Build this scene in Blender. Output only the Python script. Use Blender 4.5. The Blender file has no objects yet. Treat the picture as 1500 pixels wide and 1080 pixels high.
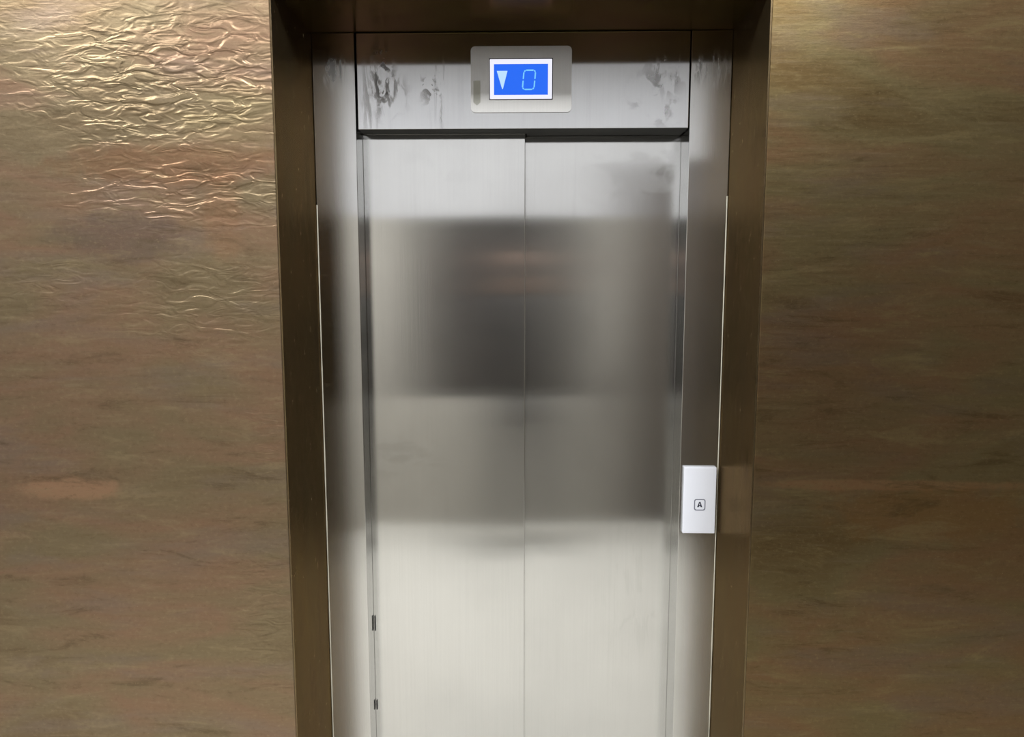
import bpy, bmesh, math, random
from mathutils import Vector
random.seed(4)
S = bpy.context.scene
COL = S.collection
R = math.radians

# ---------------------------------------------------------------- camera
cam_data = bpy.data.cameras.new('camera')
cam = bpy.data.objects.new('camera', cam_data)
COL.objects.link(cam)
cam.location = (0.024, -1.67, 1.63)
cam.rotation_euler = (R(90 - 7.1), 0, R(1.4))
cam_data.sensor_fit = 'HORIZONTAL'
cam_data.sensor_width = 36
cam_data.lens = 1127 / 1500 * 36
cam_data.clip_start = 0.02
S.camera = cam

# ---------------------------------------------------------------- view and world
S.view_settings.view_transform = 'Standard'
S.view_settings.look = 'None'
S.view_settings.exposure = 0.0
S.view_settings.gamma = 1.0
S.view_settings.use_curve_mapping = False
world = bpy.data.worlds.new('world')
S.world = world
world.use_nodes = True
world.node_tree.nodes['Background'].inputs[0].default_value = (0.9, 0.93, 1.0, 1)
world.node_tree.nodes['Background'].inputs[1].default_value = 0.05

# ---------------------------------------------------------------- lamps (each sits in a ceiling light fitting built below)
CEIL = 3.0
BACK = -2.44
LIGHTS = [(-1.85, -1.25, 43), (-0.55, -1.25, 40), (0.85, -1.25, 44), (2.4, -1.25, 7)]


def area(x, y, z, sx, sy, power, col, rot=(0, 0, 0)):
    l = bpy.data.lights.new('ceiling_lamp', 'AREA')
    l.shape = 'RECTANGLE'
    l.size, l.size_y = sx, sy
    l.energy = power
    l.color = col
    o = bpy.data.objects.new('ceiling_lamp', l)
    o.location = (x, y, z)
    o.rotation_euler = rot
    COL.objects.link(o)
    return o


for x, y, p in LIGHTS:
    area(x, y, CEIL - 0.031, 0.52, 0.52, p, (0.97, 0.985, 1.0))


# ---------------------------------------------------------------- node helpers
class NT:
    def __init__(s, name):
        s.m = bpy.data.materials.new(name)
        s.m.use_nodes = True
        s.t = s.m.node_tree
        s.p = s.t.nodes['Principled BSDF']
        s._co = None

    def n(s, kind, **kw):
        nd = s.t.nodes.new(kind)
        for k, v in kw.items():
            setattr(nd, k, v)
        return nd

    def put(s, sock, v):
        if isinstance(v, bpy.types.NodeSocket):
            s.t.links.new(v, sock)
        else:
            sock.default_value = v

    def co(s):
        if s._co is None:
            s._co = s.n('ShaderNodeTexCoord').outputs['Object']
        return s._co

    def mapped(s, scale, loc=(0, 0, 0), rot=(0, 0, 0), src=None):
        m = s.n('ShaderNodeMapping')
        s.put(m.inputs['Vector'], src or s.co())
        m.inputs['Scale'].default_value = scale
        m.inputs['Location'].default_value = loc
        m.inputs['Rotation'].default_value = rot
        return m.outputs[0]

    def noise(s, scale=1.0, vec=(1, 1, 1), loc=(0, 0, 0), detail=4, rough=0.5, dist=0.0, rot=(0, 0, 0)):
        nd = s.n('ShaderNodeTexNoise')
        s.put(nd.inputs['Vector'], s.mapped(vec, loc, rot))
        nd.inputs['Scale'].default_value = scale
        nd.inputs['Detail'].default_value = detail
        nd.inputs['Roughness'].default_value = rough
        nd.inputs['Distortion'].default_value = dist
        return nd.outputs['Fac']

    def ramp(s, fac, stops, interp='LINEAR'):
        nd = s.n('ShaderNodeValToRGB')
        cr = nd.color_ramp
        cr.interpolation = interp
        while len(cr.elements) < len(stops):
            cr.elements.new(0.5)
        for e, (p, c) in zip(cr.elements, stops):
            e.position = p
            e.color = (c, c, c, 1) if not isinstance(c, (tuple, list)) else (*c, 1)
        s.put(nd.inputs[0], fac)
        return nd.outputs[0]

    def math(s, op, a, b=0.0, c=0.0, clamp=False):
        nd = s.n('ShaderNodeMath', operation=op, use_clamp=clamp)
        s.put(nd.inputs[0], a)
        s.put(nd.inputs[1], b)
        s.put(nd.inputs[2], c)
        return nd.outputs[0]

    def mix(s, fac, a, b, mode='MIX'):
        nd = s.n('ShaderNodeMix', data_type='RGBA', blend_type=mode)
        s.put(nd.inputs[0], fac)
        s.put(nd.inputs[6], a if isinstance(a, bpy.types.NodeSocket) else (*a, 1))
        s.put(nd.inputs[7], b if isinstance(b, bpy.types.NodeSocket) else (*b, 1))
        return nd.outputs[2]

    def smooth(s, v, lo, hi, tlo=0.0, thi=1.0):
        nd = s.n('ShaderNodeMapRange', interpolation_type='SMOOTHSTEP')
        s.put(nd.inputs[0], v)
        nd.inputs[1].default_value = lo
        nd.inputs[2].default_value = hi
        nd.inputs[3].default_value = tlo
        nd.inputs[4].default_value = thi
        return nd.outputs[0]

    def blob(s, cx, cz, rx, rz, soft=0.6, wobble=0.0, wscale=12):
        """1 inside an ellipse on the XZ face, fading to 0 outside it (stain shapes)."""
        m = s.mapped((1 / rx, 0, 1 / rz), (-cx / rx, 0, -cz / rz))
        ln = s.n('ShaderNodeVectorMath', operation='LENGTH')
        s.put(ln.inputs[0], m)
        d = ln.outputs['Value']
        if wobble:
            nz = s.noise(wscale, detail=5, rough=0.6)
            d = s.math('ADD', d, s.math('MULTIPLY', s.math('SUBTRACT', nz, 0.5), wobble))
        return s.smooth(d, 1 - soft, 1 + soft * 0.3, 1, 0)

    def bump(s, h, strength, dist=0.001, prev=None):
        b = s.n('ShaderNodeBump')
        s.put(b.inputs['Strength'], strength)
        b.inputs['Distance'].default_value = dist
        s.put(b.inputs['Height'], h)
        if prev is not None:
            s.put(b.inputs['Normal'], prev)
        return b.outputs[0]

    def set(s, **kw):
        for k, v in kw.items():
            k = k.replace('_', ' ')
            sock = s.p.inputs[k]
            if isinstance(v, tuple) and len(v) == 3 and k != 'Tangent':
                v = (*v, 1)
            s.put(sock, v)
        return s.m


def plain(name, col, rough=0.6, metal=0.0):
    t = NT(name)
    return t.set(Base_Color=col, Roughness=rough, Metallic=metal)


def emit(name, col, strength):
    t = NT(name)
    t.set(Base_Color=(0.02, 0.02, 0.03), Emission_Color=col, Emission_Strength=strength, Roughness=0.5, Specular_IOR_Level=0.1)
    return t.m


# ---------------------------------------------------------------- materials
def steel(name, tangent=(1, 0, 0), rough=0.13, aniso=1.0, waves=0.25, col=(0.66, 0.655, 0.64), stains=(), blot=0.5):
    t = NT(name)
    cloud = t.noise(2.2, (1.2, 1, 1), detail=5, rough=0.55, loc=(3, 0, 1))
    grain = t.noise(1, (420, 420, 2.5), detail=2, rough=0.6)
    base = t.mix(t.smooth(cloud, 0.35, 0.7), col, tuple(c * 0.93 for c in col))
    base = t.mix(t.math('MULTIPLY', t.smooth(grain, 0.4, 0.65), 0.10), base, tuple(c * 0.7 for c in col))
    streak = t.noise(1, (38, 38, 1.6), detail=3, rough=0.6, loc=(7, 0, 2), dist=0.4)
    base = t.mix(t.math('MULTIPLY', t.smooth(streak, 0.58, 0.72), 0.16 * blot), base, tuple(c * 0.6 for c in col))
    r = t.math('ADD', rough, t.math('MULTIPLY', t.math('SUBTRACT', cloud, 0.5), rough * 0.5))
    for (cx, cz, rx, rz, colr, amt, lo, hi, sc, vec) in stains:
        nz = t.noise(sc, vec, detail=6, rough=0.62, loc=(cx * 9, 0, cz * 5), dist=0.8)
        k = t.math('MULTIPLY', t.math('MULTIPLY', t.smooth(nz, lo, hi), t.blob(cx, cz, rx, rz, soft=0.9)), amt)
        base = t.mix(k, base, colr)
        r = t.math('ADD', r, t.math('MULTIPLY', k, 0.38))
    wv = t.noise(1.0, (2.2, 2, 1.1), detail=1.5, rough=0.4, loc=(1, 0, 8))
    nb = t.bump(wv, waves, 0.004)
    nb = t.bump(grain, 0.05, 0.0004, nb)
    cx = t.n('ShaderNodeCombineXYZ')
    for i in range(3):
        cx.inputs[i].default_value = tangent[i]
    t.put(t.p.inputs['Tangent'], cx.outputs[0])
    return t.set(Base_Color=base, Metallic=1.0, Roughness=r, Anisotropic=aniso, Normal=nb)


def bronze(name, seed=0.0, ripple=None, patches=(), vertical=False, rough=0.34, tone=1.0, edge=(0.75, 0.68, 0.58), rip=0.0015,
           tints=((0.215, 0.170, 0.100), (0.245, 0.155, 0.098), (0.215, 0.165, 0.135), (0.180, 0.128, 0.075))):
    """Oxidised brown metal sheet: olive, russet and mauve clouds drawn out along the rolling direction."""
    t = NT(name)
    a, b = (1, 3.2) if not vertical else (6.0, 0.8)
    big = t.noise(1.5, (a, a, b), loc=(seed, 0, seed * 2), detail=4, rough=0.55, dist=0.5)
    big2 = t.noise(2.3, (a, a, b * 1.3), loc=(seed + 5, 0, 3 - seed), detail=5, rough=0.6, dist=0.3)
    fine = t.noise(1, (9 * a, 9 * a, 34 * b), loc=(seed, 0, 0), detail=8, rough=0.75)
    mid = t.noise(1, (5 * a, 5 * a, 7 * b), loc=(3 - seed, 0, seed), detail=7, rough=0.7, dist=0.6)
    speck = t.noise(1, (90, 90, 120), loc=(seed, 0, 0), detail=3, rough=0.7)
    olive, russet, mauve, dark = tints
    c = t.ramp(big, [(0.30, dark), (0.43, olive), (0.55, russet), (0.68, olive)])
    c = t.mix(t.math('MULTIPLY', t.smooth(big2, 0.48, 0.68), 0.55), c, mauve)
    c = t.mix(t.math('MULTIPLY', t.smooth(big2, 0.50, 0.30), 0.5), c, tints[0])
    c = t.mix(t.math('MULTIPLY', t.smooth(fine, 0.5, 0.75), 0.35), c, (0.33, 0.26, 0.17))
    c = t.mix(t.math('MULTIPLY', t.smooth(fine, 0.48, 0.25), 0.35), c, (0.12, 0.08, 0.035))
    for (cx, cz, rx, rz, colr, amt) in patches:
        c = t.mix(t.math('MULTIPLY', t.blob(cx, cz, rx, rz, 0.45, 1.3, 16), amt), c, colr)
    c = t.mix(t.math('MULTIPLY', t.smooth(mid, 0.52, 0.70), 0.55), c, tuple(k * 1.45 for k in tints[0]))
    c = t.mix(t.math('MULTIPLY', t.smooth(mid, 0.47, 0.30), 0.60), c, tuple(k * 0.68 for k in tints[3]))
    c = t.mix(t.math('MULTIPLY', t.smooth(speck, 0.52, 0.75), 0.30), c, tuple(k * 1.7 for k in tints[0]))
    c = t.mix(t.math('MULTIPLY', t.smooth(speck, 0.46, 0.28), 0.25), c, tuple(k * 0.55 for k in tints[3]))
    # scratches and pale specks
    vo = t.n('ShaderNodeTexVoronoi', feature='F1')
    t.put(vo.inputs['Vector'], t.mapped((9, 9, 9), (seed, 0, 0)))
    sp = t.math('MULTIPLY', t.smooth(vo.outputs['Distance'], 0.045, 0.02, 0, 1), 0.35)
    c = t.mix(sp, c, (0.55, 0.45, 0.3))
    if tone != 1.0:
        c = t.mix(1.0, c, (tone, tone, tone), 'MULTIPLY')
    r = t.math('ADD', rough, t.math('MULTIPLY', t.math('SUBTRACT', fine, 0.5), 0.22))
    dent = t.noise(2.4, (1, 1, 1.6), loc=(seed, 0, 4), detail=2)
    nb = t.bump(dent, 0.35, 0.006)
    nb = t.bump(fine, 0.16, 0.0012, nb)
    nb = t.bump(speck, 0.22, 0.0006, nb)
    if ripple:
        rp = t.noise(1, (17, 17, 50), detail=2.0, rough=0.45, dist=1.0, loc=(2, 0, 5))
        crest = t.smooth(rp, 0.36, 0.64)
        mask = None
        for (cx, cz, rx, rz, amt) in ripple:
            k = t.math('MULTIPLY', t.blob(cx, cz, rx, rz, 0.9, 0.8, 7), amt)
            mask = k if mask is None else t.math('MAXIMUM', mask, k)
        nb = t.bump(t.math('MULTIPLY', crest, mask), 1.0, rip, nb)
    return t.set(Base_Color=c, Metallic=0.85, Roughness=r, Normal=nb, Specular_Tint=edge)


def plaster(name, col):
    t = NT(name)
    nz = t.noise(60, detail=4)
    c = t.mix(t.noise(3), col, tuple(k * 0.95 for k in col))
    return t.set(Base_Color=c, Roughness=0.8, Normal=t.bump(nz, 0.15, 0.002))


GREY = (0.30, 0.29, 0.27)
M = {}
M['steel'] = steel('brushed_steel', waves=0.45, stains=[
    (-0.31, 1.13, 0.14, 0.09, (0.62, 0.61, 0.58), 0.12, 0.46, 0.60, 9, (1, 1, 2.2)),
    (0.30, 1.90, 0.20, 0.10, (0.60, 0.60, 0.60), 0.18, 0.48, 0.62, 9, (1, 1, 1.6)),
    (-0.25, 1.88, 0.16, 0.10, (0.60, 0.60, 0.60), 0.12, 0.48, 0.62, 9, (1, 1, 1.6)),
    (0.30, 0.72, 0.12, 0.25, (0.56, 0.56, 0.54), 0.12, 0.54, 0.60, 7, (5, 1, 1))])
M['steel_header'] = steel('brushed_steel_header', rough=0.125, waves=0.15, col=(0.66, 0.66, 0.665), blot=1.0, stains=[
    (-0.345, 2.105, 0.035, 0.10, (0.20, 0.19, 0.18), 0.85, 0.47, 0.56, 26, (1.2, 1, 0.7)),
    (-0.325, 2.07, 0.05, 0.06, (0.24, 0.23, 0.22), 0.6, 0.50, 0.60, 40, (1, 1, 0.5)),
    (-0.225, 2.085, 0.035, 0.05, (0.28, 0.27, 0.26), 0.7, 0.53, 0.60, 40, (1, 1, 0.8)),
    (-0.20, 2.05, 0.03, 0.12, (0.42, 0.42, 0.42), 0.5, 0.5, 0.6, 8, (7, 1, 0.6)),
    (-0.375, 2.06, 0.03, 0.12, (0.40, 0.40, 0.40), 0.5, 0.5, 0.6, 8, (9, 1, 0.6)),
    (0.335, 2.06, 0.09, 0.09, (0.46, 0.46, 0.48), 0.6, 0.5, 0.62, 15, (1, 1, 1)),
    (0.36, 2.12, 0.05, 0.07, (0.38, 0.38, 0.40), 0.5, 0.5, 0.56, 22, (2, 1, 0.7)),
])
M['steel_jamb'] = steel('brushed_steel_jamb', rough=0.15, waves=0.2, stains=[
    (-0.47, 2.13, 0.06, 0.05, (0.30, 0.30, 0.30), 0.5, 0.48, 0.6, 20, (2.5, 1, 0.5)),
    (0.46, 2.13, 0.06, 0.05, (0.30, 0.30, 0.30), 0.5, 0.48, 0.6, 20, (2.5, 1, 0.5))])
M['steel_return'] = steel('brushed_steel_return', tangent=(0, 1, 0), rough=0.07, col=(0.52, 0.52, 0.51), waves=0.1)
M['steel_under'] = plain('dark_underside', (0.016, 0.016, 0.014), 0.75)  # header underside coloured near black, far darker than its steel front
M['plate_steel'] = steel('satin_plate_steel', rough=0.42, aniso=0.6, waves=0.0, col=(0.60, 0.59, 0.57), blot=0.2)
M['dark_gap'] = plain('dark_gap', (0.012, 0.012, 0.013), 0.7)
M['shaft'] = plain('shaft_black', (0.01, 0.01, 0.01), 0.9)
M['rubber'] = plain('black_rubber', (0.012, 0.012, 0.012), 0.6)
M['edge_glint'] = plain('pale_edge_glint', (0.66, 0.63, 0.52), 0.35)  # steel edge reflecting light, put in as a pale strip
M['white'] = plain('white_acrylic', (0.88, 0.91, 1.0), 0.22)
M['ink'] = plain('dark_ink', (0.03, 0.035, 0.06), 0.4)
M['ink_grey'] = plain('grey_ink', (0.20, 0.21, 0.27), 0.4)
M['tape'] = plain('glue_residue', (0.42, 0.42, 0.38), 0.5)
M['backlight'] = emit('display_backlight', (0.90, 0.90, 1.0), 0.98)
M['blue'] = emit('display_blue', (0.02, 0.15, 0.92), 1.0)
M['segment'] = emit('display_segment', (0.20, 0.60, 1.0), 1.0)
M['arrow'] = emit('display_arrow', (0.52, 0.76, 1.0), 1.0)
M['black_edge'] = plain('black_bezel', (0.03, 0.02, 0.03), 0.4)
COPPER = (0.42, 0.245, 0.15)
M['bronze_left'] = bronze('brown_metal_left', 1.3, rough=0.36, tone=0.87,
    tints=((0.225, 0.172, 0.102), (0.262, 0.165, 0.105), (0.225, 0.170, 0.135), (0.185, 0.130, 0.075)),
    ripple=[(-0.72, 2.03, 0.36, 0.19, 1.0), (-0.66, 1.80, 0.36, 0.10, 0.8), (-0.68, 1.56, 0.26, 0.13, 0.6),
            (-1.05, 1.60, 0.15, 0.08, 0.5), (-0.56, 1.25, 0.06, 0.12, 0.6), (-0.58, 0.8, 0.08, 0.3, 0.35),
            (-1.05, 2.05, 0.2, 0.2, 0.2)],
    patches=[(-1.015, 1.145, 0.14, 0.030, COPPER, 0.65), (-0.74, 1.86, 0.30, 0.05, (0.22, 0.12, 0.065), 0.7),
             (-0.86, 1.71, 0.16, 0.06, (0.15, 0.11, 0.09), 0.6), (-0.64, 1.75, 0.05, 0.10, (0.29, 0.16, 0.09), 0.45),
             (-0.62, 1.96, 0.12, 0.1, (0.27, 0.21, 0.11), 0.35)])
M['bronze_right_shaded'] = bronze('brown_metal_right_shaded', 7.7, rough=0.36, tone=0.56, edge=(0.55, 0.44, 0.28),  # dimmer light on this side put into the colour as a darker tone
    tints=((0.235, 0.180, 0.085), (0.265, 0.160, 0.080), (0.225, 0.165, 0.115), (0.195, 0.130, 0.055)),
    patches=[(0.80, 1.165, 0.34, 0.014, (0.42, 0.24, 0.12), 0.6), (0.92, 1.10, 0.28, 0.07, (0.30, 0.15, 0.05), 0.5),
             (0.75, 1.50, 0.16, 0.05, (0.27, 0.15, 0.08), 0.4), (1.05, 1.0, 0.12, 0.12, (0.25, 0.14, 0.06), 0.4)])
M['bronze_reveal'] = bronze('brown_metal_reveal', 4.2, rough=0.24, tone=0.62, vertical=True, edge=(0.40, 0.33, 0.24),
    tints=((0.24, 0.182, 0.098), (0.25, 0.175, 0.095), (0.22, 0.168, 0.115), (0.20, 0.145, 0.07)))
M['bronze_soffit'] = bronze('brown_metal_soffit', 9.1, rough=0.22, tone=0.45, edge=(0.36, 0.28, 0.11),
    tints=((0.25, 0.20, 0.06), (0.27, 0.19, 0.06), (0.24, 0.17, 0.07), (0.22, 0.15, 0.04)))
M['wall_white'] = plaster('white_plaster', (0.56, 0.565, 0.58))
M['wall_taupe'] = plaster('taupe_plaster', (0.52, 0.50, 0.45))
M['ceiling'] = plaster('ceiling_plaster', (0.8, 0.8, 0.78))
tf = NT('pale_stone')
M['stone'] = tf.set(Base_Color=tf.mix(tf.noise(3, detail=6), (0.80, 0.785, 0.73), (0.72, 0.705, 0.65)), Roughness=0.35)
M['brown_wood'] = plain('dark_brown_door', (0.06, 0.045, 0.035), 0.4)
M['glass_dark'] = plain('dark_window_glass', (0.035, 0.03, 0.03), 0.15)
M['frame_dark'] = plain('dark_window_frame', (0.07, 0.065, 0.06), 0.4)
M['chrome'] = plain('chrome', (0.7, 0.7, 0.7), 0.15, 1.0)
M['fitting'] = plain('white_fitting', (0.8, 0.8, 0.8), 0.5)


# ---------------------------------------------------------------- mesh helpers
def new_obj(name, bm, mat, parent=None, label=None, cat=None, kind=None, group=None, smooth=False):
    me = bpy.data.meshes.new(name)
    bm.normal_update()
    bm.to_mesh(me)
    bm.free()
    for m in (mat if isinstance(mat, (list, tuple)) else [mat]):
        me.materials.append(m)
    if smooth:
        for p in me.polygons:
            p.use_smooth = True
    o = bpy.data.objects.new(name, me)
    COL.objects.link(o)
    if parent is not None:
        o.parent = parent
        o.matrix_parent_inverse = parent.matrix_world.inverted()
    tag(o, label, cat, kind, group)
    return o


def tag(o, label=None, cat=None, kind=None, group=None):
    for k, v in (('label', label), ('category', cat), ('kind', kind), ('group', group)):
        if v:
            o[k] = v


def thing(name, loc, label, cat, group=None):
    o = bpy.data.objects.new(name, None)
    COL.objects.link(o)
    o.location = loc
    o.empty_display_size = 0.05
    tag(o, label, cat, None, group)
    bpy.context.view_layer.update()
    return o


def add_box(bm, x0, x1, y0, y1, z0, z1, bev=0.0, seg=2, mi=0):
    r = bmesh.ops.create_cube(bm, size=1)
    vs = r['verts']
    for v in vs:
        v.co = Vector((x0 + (v.co.x + .5) * (x1 - x0), y0 + (v.co.y + .5) * (y1 - y0), z0 + (v.co.z + .5) * (z1 - z0)))
    fs = {f for v in vs for f in v.link_faces}
    for f in fs:
        f.material_index = mi
    if bev:
        es = list({e for v in vs for e in v.link_edges})
        bmesh.ops.bevel(bm, geom=es, offset=bev, segments=seg, profile=0.5, affect='EDGES')
    return bm


def box(*a, **k):
    return add_box(bmesh.new(), *a, **k)


def rounded(x0, x1, z0, z1, r, seg=6):
    pts = []
    for cx, cz, a0 in ((x1 - r, z1 - r, 0), (x0 + r, z1 - r, 90), (x0 + r, z0 + r, 180), (x1 - r, z0 + r, 270)):
        for k in range(seg + 1):
            a = R(a0 + 90 * k / seg)
            pts.append((cx + r * math.cos(a), cz + r * math.sin(a)))
    return pts


def slab(bm, pts, y0, y1, bev=0.0):
    """Solid plate from an outline in XZ, front face at y0."""
    f = [bm.verts.new((x, y0, z)) for x, z in pts]
    b = [bm.verts.new((x, y1, z)) for x, z in pts]
    n = len(pts)
    ff = bm.faces.new(f)
    bm.faces.new(b[::-1])
    for i in range(n):
        bm.faces.new((f[i], b[i], b[(i + 1) % n], f[(i + 1) % n]))
    if bev:
        bmesh.ops.bevel(bm, geom=list(ff.edges), offset=bev, segments=2, profile=0.5, affect='EDGES')
    bmesh.ops.recalc_face_normals(bm, faces=bm.faces)
    return bm


def ring(bm, outer, inner, y0, y1):
    n = len(outer)
    v = [[bm.verts.new((x, y, z)) for x, z in loop] for loop, y in ((outer, y0), (inner, y0), (inner, y1), (outer, y1))]
    for k in range(4):
        a, b = v[k], v[(k + 1) % 4]
        for i in range(n):
            bm.faces.new((a[i], a[(i + 1) % n], b[(i + 1) % n], b[i]))
    bmesh.ops.recalc_face_normals(bm, faces=bm.faces)
    return bm


# ---------------------------------------------------------------- room shell
XW = 3.2
new_obj('floor', box(-XW, XW, BACK - 0.1, 0.6, -0.1, 0.0), M['stone'], kind='structure')
new_obj('ceiling', box(-XW, XW, BACK - 0.1, 0.6, CEIL, CEIL + 0.1), M['ceiling'], kind='structure')
new_obj('wall_left', box(-XW, -0.523, 0.0, 0.30, 0.0, 2.221, bev=0.0015), M['bronze_left'], kind='structure')
new_obj('wall_right', box(0.518, XW, 0.0, 0.30, 0.0, 2.221, bev=0.0015), M['bronze_right_shaded'], kind='structure')
new_obj('wall_upper', box(-XW, XW, 0.0, 0.30, 2.2235, CEIL), M['bronze_right_shaded'], kind='structure')
new_obj('trim_1', box(-0.5228, -0.5195, 0.0015, 0.2995, 0.0, 2.2195), M['bronze_reveal'], kind='structure')
new_obj('trim_2', box(0.5145, 0.5178, 0.0015, 0.2995, 0.0, 2.2195), M['bronze_reveal'], kind='structure')
new_obj('trim_3', box(-0.5195, 0.5145, 0.0015, 0.2995, 2.2165, 2.2233), M['bronze_soffit'], kind='structure')
new_obj('wall_shaft', box(-XW, XW, 0.46, 0.5, 0.0, CEIL), M['shaft'], kind='structure')
new_obj('wall_side_left', box(-XW - 0.1, -XW, BACK - 0.1, 0.6, 0.0, CEIL), M['wall_white'], kind='structure')
new_obj('wall_side_right', box(XW, XW + 0.1, BACK - 0.1, 0.6, 0.0, CEIL), M['bronze_right_shaded'], kind='structure')
# opposite wall, seen only mirrored in the steel: taupe up to door height, white above, dark interior window and dark door
T = 1.975
wb = thing('wall_back', (0, BACK, 0), None, None)
tag(wb, kind='structure')
wx0, wx1, wz0 = -0.75, 0.36, 0.84
dx0, dx1, dz1 = 0.62, 2.2, 2.30
new_obj('wall_lower', box(-XW, wx0, BACK - 0.1, BACK, 0, T), M['wall_taupe'], wb)
new_obj('wall_lower', box(wx0, wx1, BACK - 0.1, BACK, 0, wz0), M['wall_taupe'], wb)
new_obj('wall_lower', box(wx1, dx0, BACK - 0.1, BACK, 0, T), M['wall_taupe'], wb)
new_obj('wall_lower', box(dx1, XW, BACK - 0.1, BACK, 0, T), M['wall_taupe'], wb)
new_obj('wall_band', box(-XW, dx0, BACK - 0.1, BACK, T, CEIL), M['wall_white'], wb)
new_obj('wall_band', box(dx0, dx1, BACK - 0.1, BACK, dz1, CEIL), M['wall_white'], wb)
new_obj('wall_band', box(dx1, XW, BACK - 0.1, BACK, T, CEIL), M['wall_white'], wb)
w1 = thing('window_1', (-0.2, BACK, wz0), None, None)
tag(w1, kind='structure')
bm = bmesh.new()
for a in ((wx0, wx1, wz0, wz0 + 0.05), (wx0, wx1, T - 0.05, T), (wx0, wx0 + 0.05, wz0, T), (wx1 - 0.05, wx1, wz0, T),
          (-0.22, -0.17, wz0, T)):
    add_box(bm, a[0], a[1], BACK - 0.08, BACK - 0.01, a[2], a[3], bev=0.003)
new_obj('window_frame', bm, M['frame_dark'], w1)
new_obj('pane', box(wx0 + 0.02, wx1 - 0.02, BACK - 0.06, BACK - 0.05, wz0 + 0.02, T - 0.02), M['glass_dark'], w1)
d1 = thing('door_1', (1.3, BACK, 0), None, None)
tag(d1, kind='structure')
xm = (dx0 + dx1) / 2
for k, (a, b) in enumerate(((dx0 + 0.05, xm - 0.002), (xm + 0.002, dx1 - 0.05))):
    new_obj('door_leaf', box(a, b, BACK - 0.07, BACK - 0.02, 0.01, dz1 - 0.05, bev=0.003), M['brown_wood'], d1)
    hx = xm - 0.05 if k == 0 else xm + 0.05
    bm = box(hx - 0.012, hx + 0.012, BACK + 0.035, BACK + 0.055, 0.9, 1.3, bev=0.006)
    for z in (0.95, 1.25):
        add_box(bm, hx - 0.01, hx + 0.01, BACK - 0.02, BACK + 0.04, z - 0.01, z + 0.01, bev=0.003)
    new_obj('door_handle', bm, M['chrome'], d1)
bm = bmesh.new()
for a in ((dx0, dx0 + 0.05, 0, dz1), (dx1 - 0.05, dx1, 0, dz1), (dx0, dx1, dz1 - 0.05, dz1)):
    add_box(bm, a[0], a[1], BACK - 0.1, BACK + 0.01, a[2], a[3], bev=0.003)
new_obj('door_frame', bm, M['brown_wood'], d1)

# ---------------------------------------------------------------- ceiling light fittings
places = ['far left', 'left of centre', 'right of centre', 'far right']
for (x, y, p), w in zip(LIGHTS, places):
    t = thing('ceiling_light', (x, y, CEIL), 'square white framed ceiling light panel, the one ' + w + ' in the lobby', 'ceiling light', 'lobby ceiling lights')
    bm = bmesh.new()
    h = 0.30
    for a in ((-h, h, -h, -h + .035), (-h, h, h - .035, h), (-h, -h + .035, -h + .035, h - .035), (h - .035, h, -h + .035, h - .035)):
        add_box(bm, x + a[0], x + a[1], y + a[2], y + a[3], CEIL - 0.035, CEIL, bev=0.002)
    new_obj('frame', bm, M['fitting'], t)
    new_obj('diffuser', box(x - .265, x + .265, y - .265, y + .265, CEIL - 0.03, CEIL - 0.012), emit('diffuser', (1, .97, .93), 3.0), t)

# ---------------------------------------------------------------- elevator frame
fr = thing('elevator_frame', (0, 0.30, 0), 'brushed stainless steel elevator door surround with two wide jambs and a stained header', 'door frame')


def jamb(x0, x1, back):
    bm = box(x0, x1, 0.30, back, 0.0, 2.2155, bev=0.0012)
    bm.normal_update()
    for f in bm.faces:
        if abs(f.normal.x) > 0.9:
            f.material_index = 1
    return new_obj('jamb', bm, [M['steel_jamb'], M['steel_return']], fr)


jamb(-0.5190, -0.4135, 0.3715)
jamb(0.4145, 0.5140, 0.4015)
bm = box(-0.4085, 0.4115, 0.3005, 0.3715, 1.985, 2.2145, bev=0.0012)
add_box(bm, 0.012, 0.4115, 0.3705, 0.4015, 1.9855, 2.10)
bm.normal_update()
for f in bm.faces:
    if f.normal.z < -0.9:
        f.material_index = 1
new_obj('header', bm, [M['steel_header'], M['steel_under']], fr)
new_obj('joint_backing', box(-0.4132, 0.4142, 0.345, 0.3705, 1.9875, 2.21), M['dark_gap'], fr)


def glint_line(x, z0, z1, w):
    """thin slightly uneven pale strip: painted glint of the steel edge against the brown metal"""
    bm = bmesh.new()
    n = 60
    rows = []
    for i in range(n + 1):
        z = z0 + (z1 - z0) * i / n
        ww = w * (0.8 + 0.35 * random.random())
        rows.append([bm.verts.new((x + sx * ww / 2, y, z)) for sx, y in ((-1, .3), (-0.6, .3 - ww * .7), (0.6, .3 - ww * .7), (1, .3))])
    for a, b in zip(rows, rows[1:]):
        for k in range(3):
            bm.faces.new((a[k], a[k + 1], b[k + 1], b[k]))
    bm.faces.new(rows[0])
    bm.faces.new(rows[-1][::-1])
    bmesh.ops.recalc_face_normals(bm, faces=bm.faces)
    return new_obj('edge_glint_line', bm, M['edge_glint'], fr, label='thin pale line, painted glint of the steel edge beside the brown metal', smooth=True)


glint_line(-0.5178, 0.0, 1.80, 0.0030)
glint_line(0.5128, 0.0, 1.82, 0.0030)

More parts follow.
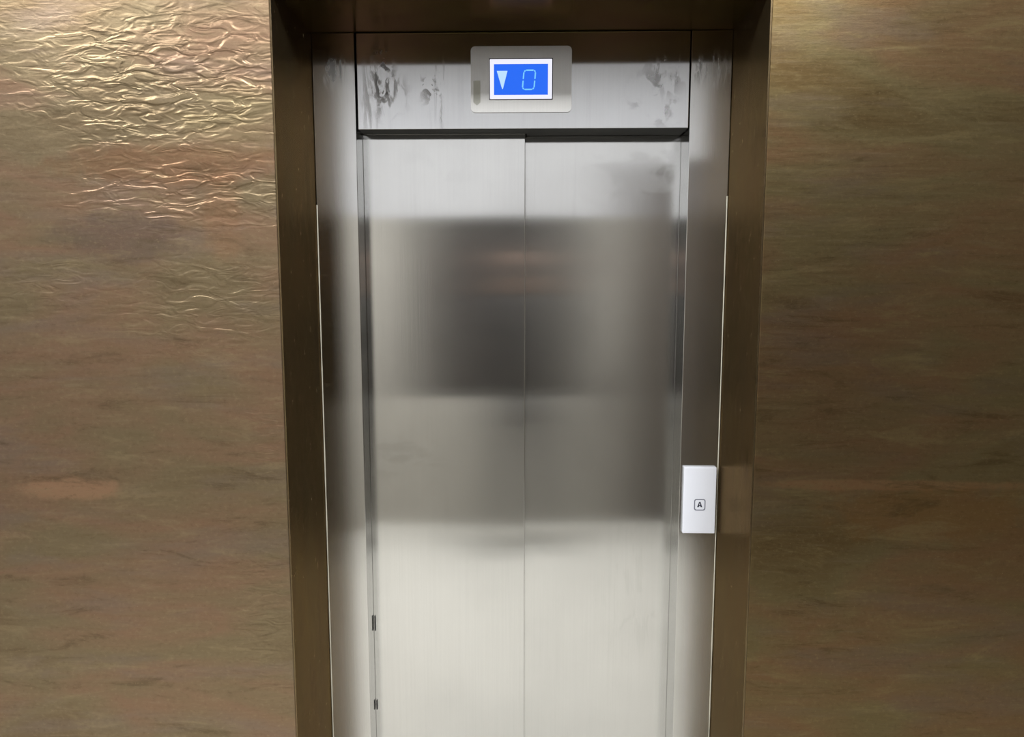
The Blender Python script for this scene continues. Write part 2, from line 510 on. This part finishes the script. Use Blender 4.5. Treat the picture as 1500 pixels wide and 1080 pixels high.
# ---------------------------------------------------------------- door leaves
lf = new_obj('elevator_door', box(-0.445, 0.008, 0.375, 0.400, 0.01, 2.03, bev=0.0012), M['steel'],
             label='left brushed steel sliding elevator door leaf, standing slightly forward of the right one', cat='elevator door', group=None)
rl = new_obj('elevator_door', box(-0.03, 0.445, 0.405, 0.430, 0.01, 2.03, bev=0.0012), M['steel'],
             label='right brushed steel sliding elevator door leaf, set slightly behind the left one', cat='elevator door')
for z0, z1 in ((0.632, 0.676), (0.396, 0.424)):
    new_obj('rubber_buffer', box(-0.4115, -0.4085, 0.3715, 0.3752, z0, z1, bev=0.0008), M['rubber'], lf, label='small black rubber piece at the door edge')

# ---------------------------------------------------------------- floor display
fd = thing('floor_display', (0, 0.30, 2.10), 'blue lit floor display with a down arrow and 0, in a rounded metal plate', 'display')
bm = bmesh.new()
ring(bm, rounded(-0.1255, 0.1225, 2.024, 2.181, 0.011), rounded(-0.0805, 0.0765, 2.0535, 2.1525, 0.0015), 0.2965, 0.3003)
new_obj('faceplate', bm, M['plate_steel'], fd)
new_obj('bezel', ring(bmesh.new(), rounded(-0.0803, 0.0763, 2.0537, 2.1523, 0.0015), rounded(-0.0785, 0.0745, 2.0555, 2.1505, 0.0015), 0.2955, 0.3003), M['black_edge'], fd, label='thin dark bezel')
sc = new_obj('screen', box(-0.0785, 0.0745, 0.2968, 0.3002, 2.0555, 2.1505), M['backlight'], fd, label='white lit screen border')
new_obj('blue_field', box(-0.0685, 0.0645, 0.2963, 0.2967, 2.0655, 2.1385), M['blue'], sc, label='blue lit field')
new_obj('down_arrow', slab(bmesh.new(), [(-0.0615, 2.1225), (-0.0350, 2.1225), (-0.0465, 2.0795), (-0.0485, 2.0795)], 0.2957, 0.2962), M['arrow'], sc, label='pale down arrow')


def segments(cx, cz, w, h, th, shear):
    bm = bmesh.new()
    g = 0.0012

    def seg(p, q):
        (x0, z0), (x1, z1) = p, q
        L = math.hypot(x1 - x0, z1 - z0)
        ux, uz = (x1 - x0) / L, (z1 - z0) / L
        px, pz = -uz * th / 2, ux * th / 2
        e = th / 2
        a = [(x0, z0), (x0 + ux * e + px, z0 + uz * e + pz), (x1 - ux * e + px, z1 - uz * e + pz), (x1, z1),
             (x1 - ux * e - px, z1 - uz * e - pz), (x0 + ux * e - px, z0 + uz * e - pz)]
        slab(bm, [(cx + x + z * shear, cz + z) for x, z in a], 0.2957, 0.2962)
    W, H, k = w / 2, h / 2, 0.0042
    seg((-W + k, H), (W - k, H))
    seg((-W + k, -H), (W - k, -H))
    for s in (-1, 1):
        seg((s * W, H - k), (s * W, g))
        seg((s * W, -g), (s * W, -H + k))
        seg((s * W, H - k), (s * (W - k), H))
        seg((s * W, -H + k), (s * (W - k), -H))
    return bm


new_obj('digit_zero', segments(0.0178, 2.1010, 0.0285, 0.0455, 0.0034, 0.09), M['segment'], sc, label='pale blue outlined digit 0')
bm = bmesh.new()
slab(bm, [(-0.1195, 2.0995), (-0.1195, 2.0480), (-0.1110, 2.0405), (-0.1020, 2.0480), (-0.1020, 2.1000)], 0.2961, 0.2966)
new_obj('glue_residue', bm, M['tape'], fd, label='greyish sticky patch left on the plate')

# ---------------------------------------------------------------- card reader
cr = thing('card_reader', (0.465, 0.30, 1.04), 'small white rectangular card reader with a boxed letter A on right steel jamb', 'card reader')
new_obj('housing', box(0.4230, 0.5070, 0.288, 0.3002, 0.952, 1.129, bev=0.0016), M['white'], cr)
new_obj('outline', ring(bmesh.new(), rounded(0.4510, 0.4805, 1.0140, 1.0450, 0.006), rounded(0.4535, 0.4780, 1.0165, 1.0425, 0.0045), 0.2876, 0.2881), M['ink_grey'], cr, label='grey rounded square outline')
bm = bmesh.new()
ax, az, hh, hw = 0.4657, 1.0230, 0.0140, 0.0066
for s in (-1, 1):
    slab(bm, [(ax + s * hw, az), (ax + s * (hw - 0.0042), az), (ax - s * 0.0002, az + hh), (ax + s * 0.0019, az + hh)], 0.2876, 0.2881)
slab(bm, [(ax - 0.0035, az + 0.0030), (ax + 0.0035, az + 0.0030), (ax + 0.0028, az + 0.0056), (ax - 0.0028, az + 0.0056)], 0.2875, 0.2880)
new_obj('letter_mark', bm, M['ink'], cr, label='dark letter A')

# ---------------------------------------------------------------- the photographer, present in the steel as a soft dark reflection
M['jacket'] = plain('charcoal_cloth', (0.030, 0.028, 0.028), 0.9)
M['trousers'] = plain('dark_trouser_cloth', (0.045, 0.045, 0.047), 0.9)
M['skin'] = plain('skin', (0.36, 0.23, 0.17), 0.55)
M['hair'] = plain('brown_hair', (0.05, 0.03, 0.02), 0.7)
M['shoe'] = plain('black_leather', (0.02, 0.02, 0.02), 0.4)
M['phone'] = plain('black_phone', (0.02, 0.02, 0.022), 0.25)
PX, PY = -0.02, -2.02
man = thing('person', (PX, PY, 0), 'person in charcoal jacket and dark trousers holding up a phone, mirrored in the steel doors', 'person')


def skin(name, pts, edges, mat, levels=2, flat=None):
    """Tapering continuous surface grown along a skeleton: pts = [(x, y, z, radius x, radius y)]"""
    me = bpy.data.meshes.new(name)
    me.from_pydata([(PX + p[0], PY + p[1], p[2]) for p in pts], edges, [])
    o = bpy.data.objects.new(name, me)
    COL.objects.link(o)
    md = o.modifiers.new('Skin', 'SKIN')
    md.use_smooth_shade = True
    if not me.skin_vertices:
        bpy.context.view_layer.objects.active = o
        me.attributes.new('skin', 'FLOAT', 'POINT')
    for i, p in enumerate(pts):
        me.skin_vertices[0].data[i].radius = (p[3], p[4] if len(p) > 4 else p[3])
        me.skin_vertices[0].data[i].use_root = (i == 0)
    sb = o.modifiers.new('Subsurf', 'SUBSURF')
    sb.levels = sb.render_levels = levels
    dg = bpy.context.evaluated_depsgraph_get()
    em = bpy.data.meshes.new_from_object(o.evaluated_get(dg))
    bm = bmesh.new()
    bm.from_mesh(em)
    bpy.data.objects.remove(o)
    bpy.data.meshes.remove(me)
    return new_obj(name, bm, mat, man, smooth=True)


# jacket: pelvis, waist, chest, neck base; arms raised to the phone
jp = [(0, 0, .93, .17, .12), (0, -.01, 1.10, .155, .11), (0, -.01, 1.28, .175, .12), (0, -.01, 1.42, .15, .10), (0, 0, 1.50, .065, .06),
      (-.18, 0, 1.425, .07, .07), (-.25, .08, 1.20, .055, .055), (-.14, .27, 1.42, .045, .045), (-.10, .305, 1.50, .038, .038),
      (.18, 0, 1.425, .07, .07), (.25, .08, 1.20, .055, .055), (.16, .27, 1.42, .045, .045), (.12, .305, 1.50, .038, .038)]
skin('jacket', jp, [(0, 1), (1, 2), (2, 3), (3, 4), (3, 5), (5, 6), (6, 7), (7, 8), (3, 9), (9, 10), (10, 11), (11, 12)], M['jacket'])
tp = [(0, 0, .93, .16, .115), (-.10, 0, .84, .095, .095), (-.14, .03, .50, .07, .07), (-.17, .02, .11, .06, .06),
      (.10, 0, .84, .095, .095), (.13, .03, .50, .07, .07), (.15, .02, .11, .06, .06)]
skin('trousers', tp, [(0, 1), (1, 2), (2, 3), (0, 4), (4, 5), (5, 6)], M['trousers'])
for x in (-.17, .15):
    skin('shoe', [(x, -.02, .055, .045, .045), (x * 1.03, .10, .045, .045, .035), (x * 1.08, .22, .035, .040, .025)], [(0, 1), (1, 2)], M['shoe'])
skin('head', [(0, .0, 1.49, .055, .055), (0, .005, 1.56, .058, .06), (0, .03, 1.62, .066, .075), (0, .02, 1.69, .075, .092), (0, .005, 1.745, .06, .08)],
     [(0, 1), (1, 2), (2, 3), (3, 4)], M['skin'])
skin('nose', [(0, .105, 1.675, .009, .009), (0, .122, 1.655, .013, .013), (0, .112, 1.645, .012, .01)], [(0, 1), (1, 2)], M['skin'], 1)
skin('mouth', [(-.022, .092, 1.612, .005, .005), (0, .100, 1.613, .007, .006), (.022, .092, 1.612, .005, .005)], [(0, 1), (1, 2)], plain('lips', (.42, .19, .16), .5), 1)
for sx in (-1, 1):
    bm = bmesh.new()
    bmesh.ops.create_uvsphere(bm, u_segments=16, v_segments=10, radius=.012)
    for v in bm.verts:
        v.co += Vector((PX + sx * .031, PY + .094, 1.682))
    new_obj('eye', bm, plain('eye', (.12, .09, .08), .2), man, smooth=True)
    skin('ear', [(sx * .077, .01, 1.69, .010, .018), (sx * .080, .005, 1.665, .009, .016), (sx * .075, .015, 1.645, .007, .01)], [(0, 1), (1, 2)], M['skin'], 1)
skin('hair', [(0, -.045, 1.62, .055, .035), (0, -.04, 1.70, .078, .065), (0, -.005, 1.765, .072, .085), (0, .05, 1.77, .05, .03)],
     [(0, 1), (1, 2), (2, 3)], M['hair'])
# hands: palm and five fingers closing on the long edges of the phone
for s, wx in ((-1, -.10), (1, .14)):
    sh = .02
    ex = sh + s * .082
    wr = (wx + (0 if s < 0 else -.02), .31, 1.51)
    skin('hand', [(wr[0], wr[1], wr[2], .026, .022), (ex + s * .008, .325, 1.575, .036, .016), (ex + s * .006, .333, 1.605, .034, .013)], [(0, 1), (1, 2)], M['skin'])
    for k in range(4):
        z = 1.592 + k * .019
        L = (.85, 1.0, .95, .78)[k]
        skin('finger', [(ex + s * .012, .330, z - .004, .009, .009), (ex + s * .010, .345, z, .0085, .0085),
                        (ex - s * .012 * L, .356, z + .001, .008, .008), (ex - s * .030 * L, .358, z + .002, .007, .007)],
             [(0, 1), (1, 2), (2, 3)], M['skin'], 1)
    skin('thumb', [(ex + s * .012, .322, 1.585, .012, .011), (ex + s * .004, .314, 1.615, .010, .010), (ex - s * .010, .319, 1.640, .009, .008)],
         [(0, 1), (1, 2)], M['skin'], 1)
ph = thing('smartphone', (.0, -1.685, 1.63), 'black smartphone held upright sideways in two hands of the person', 'phone')
new_obj('phone_body', box(-.076, .076, -1.690, -1.682, 1.594, 1.666, bev=.003), M['phone'], ph)
new_obj('phone_screen', box(-.070, .070, -1.6908, -1.6902, 1.598, 1.662), M['glass_dark'], ph)
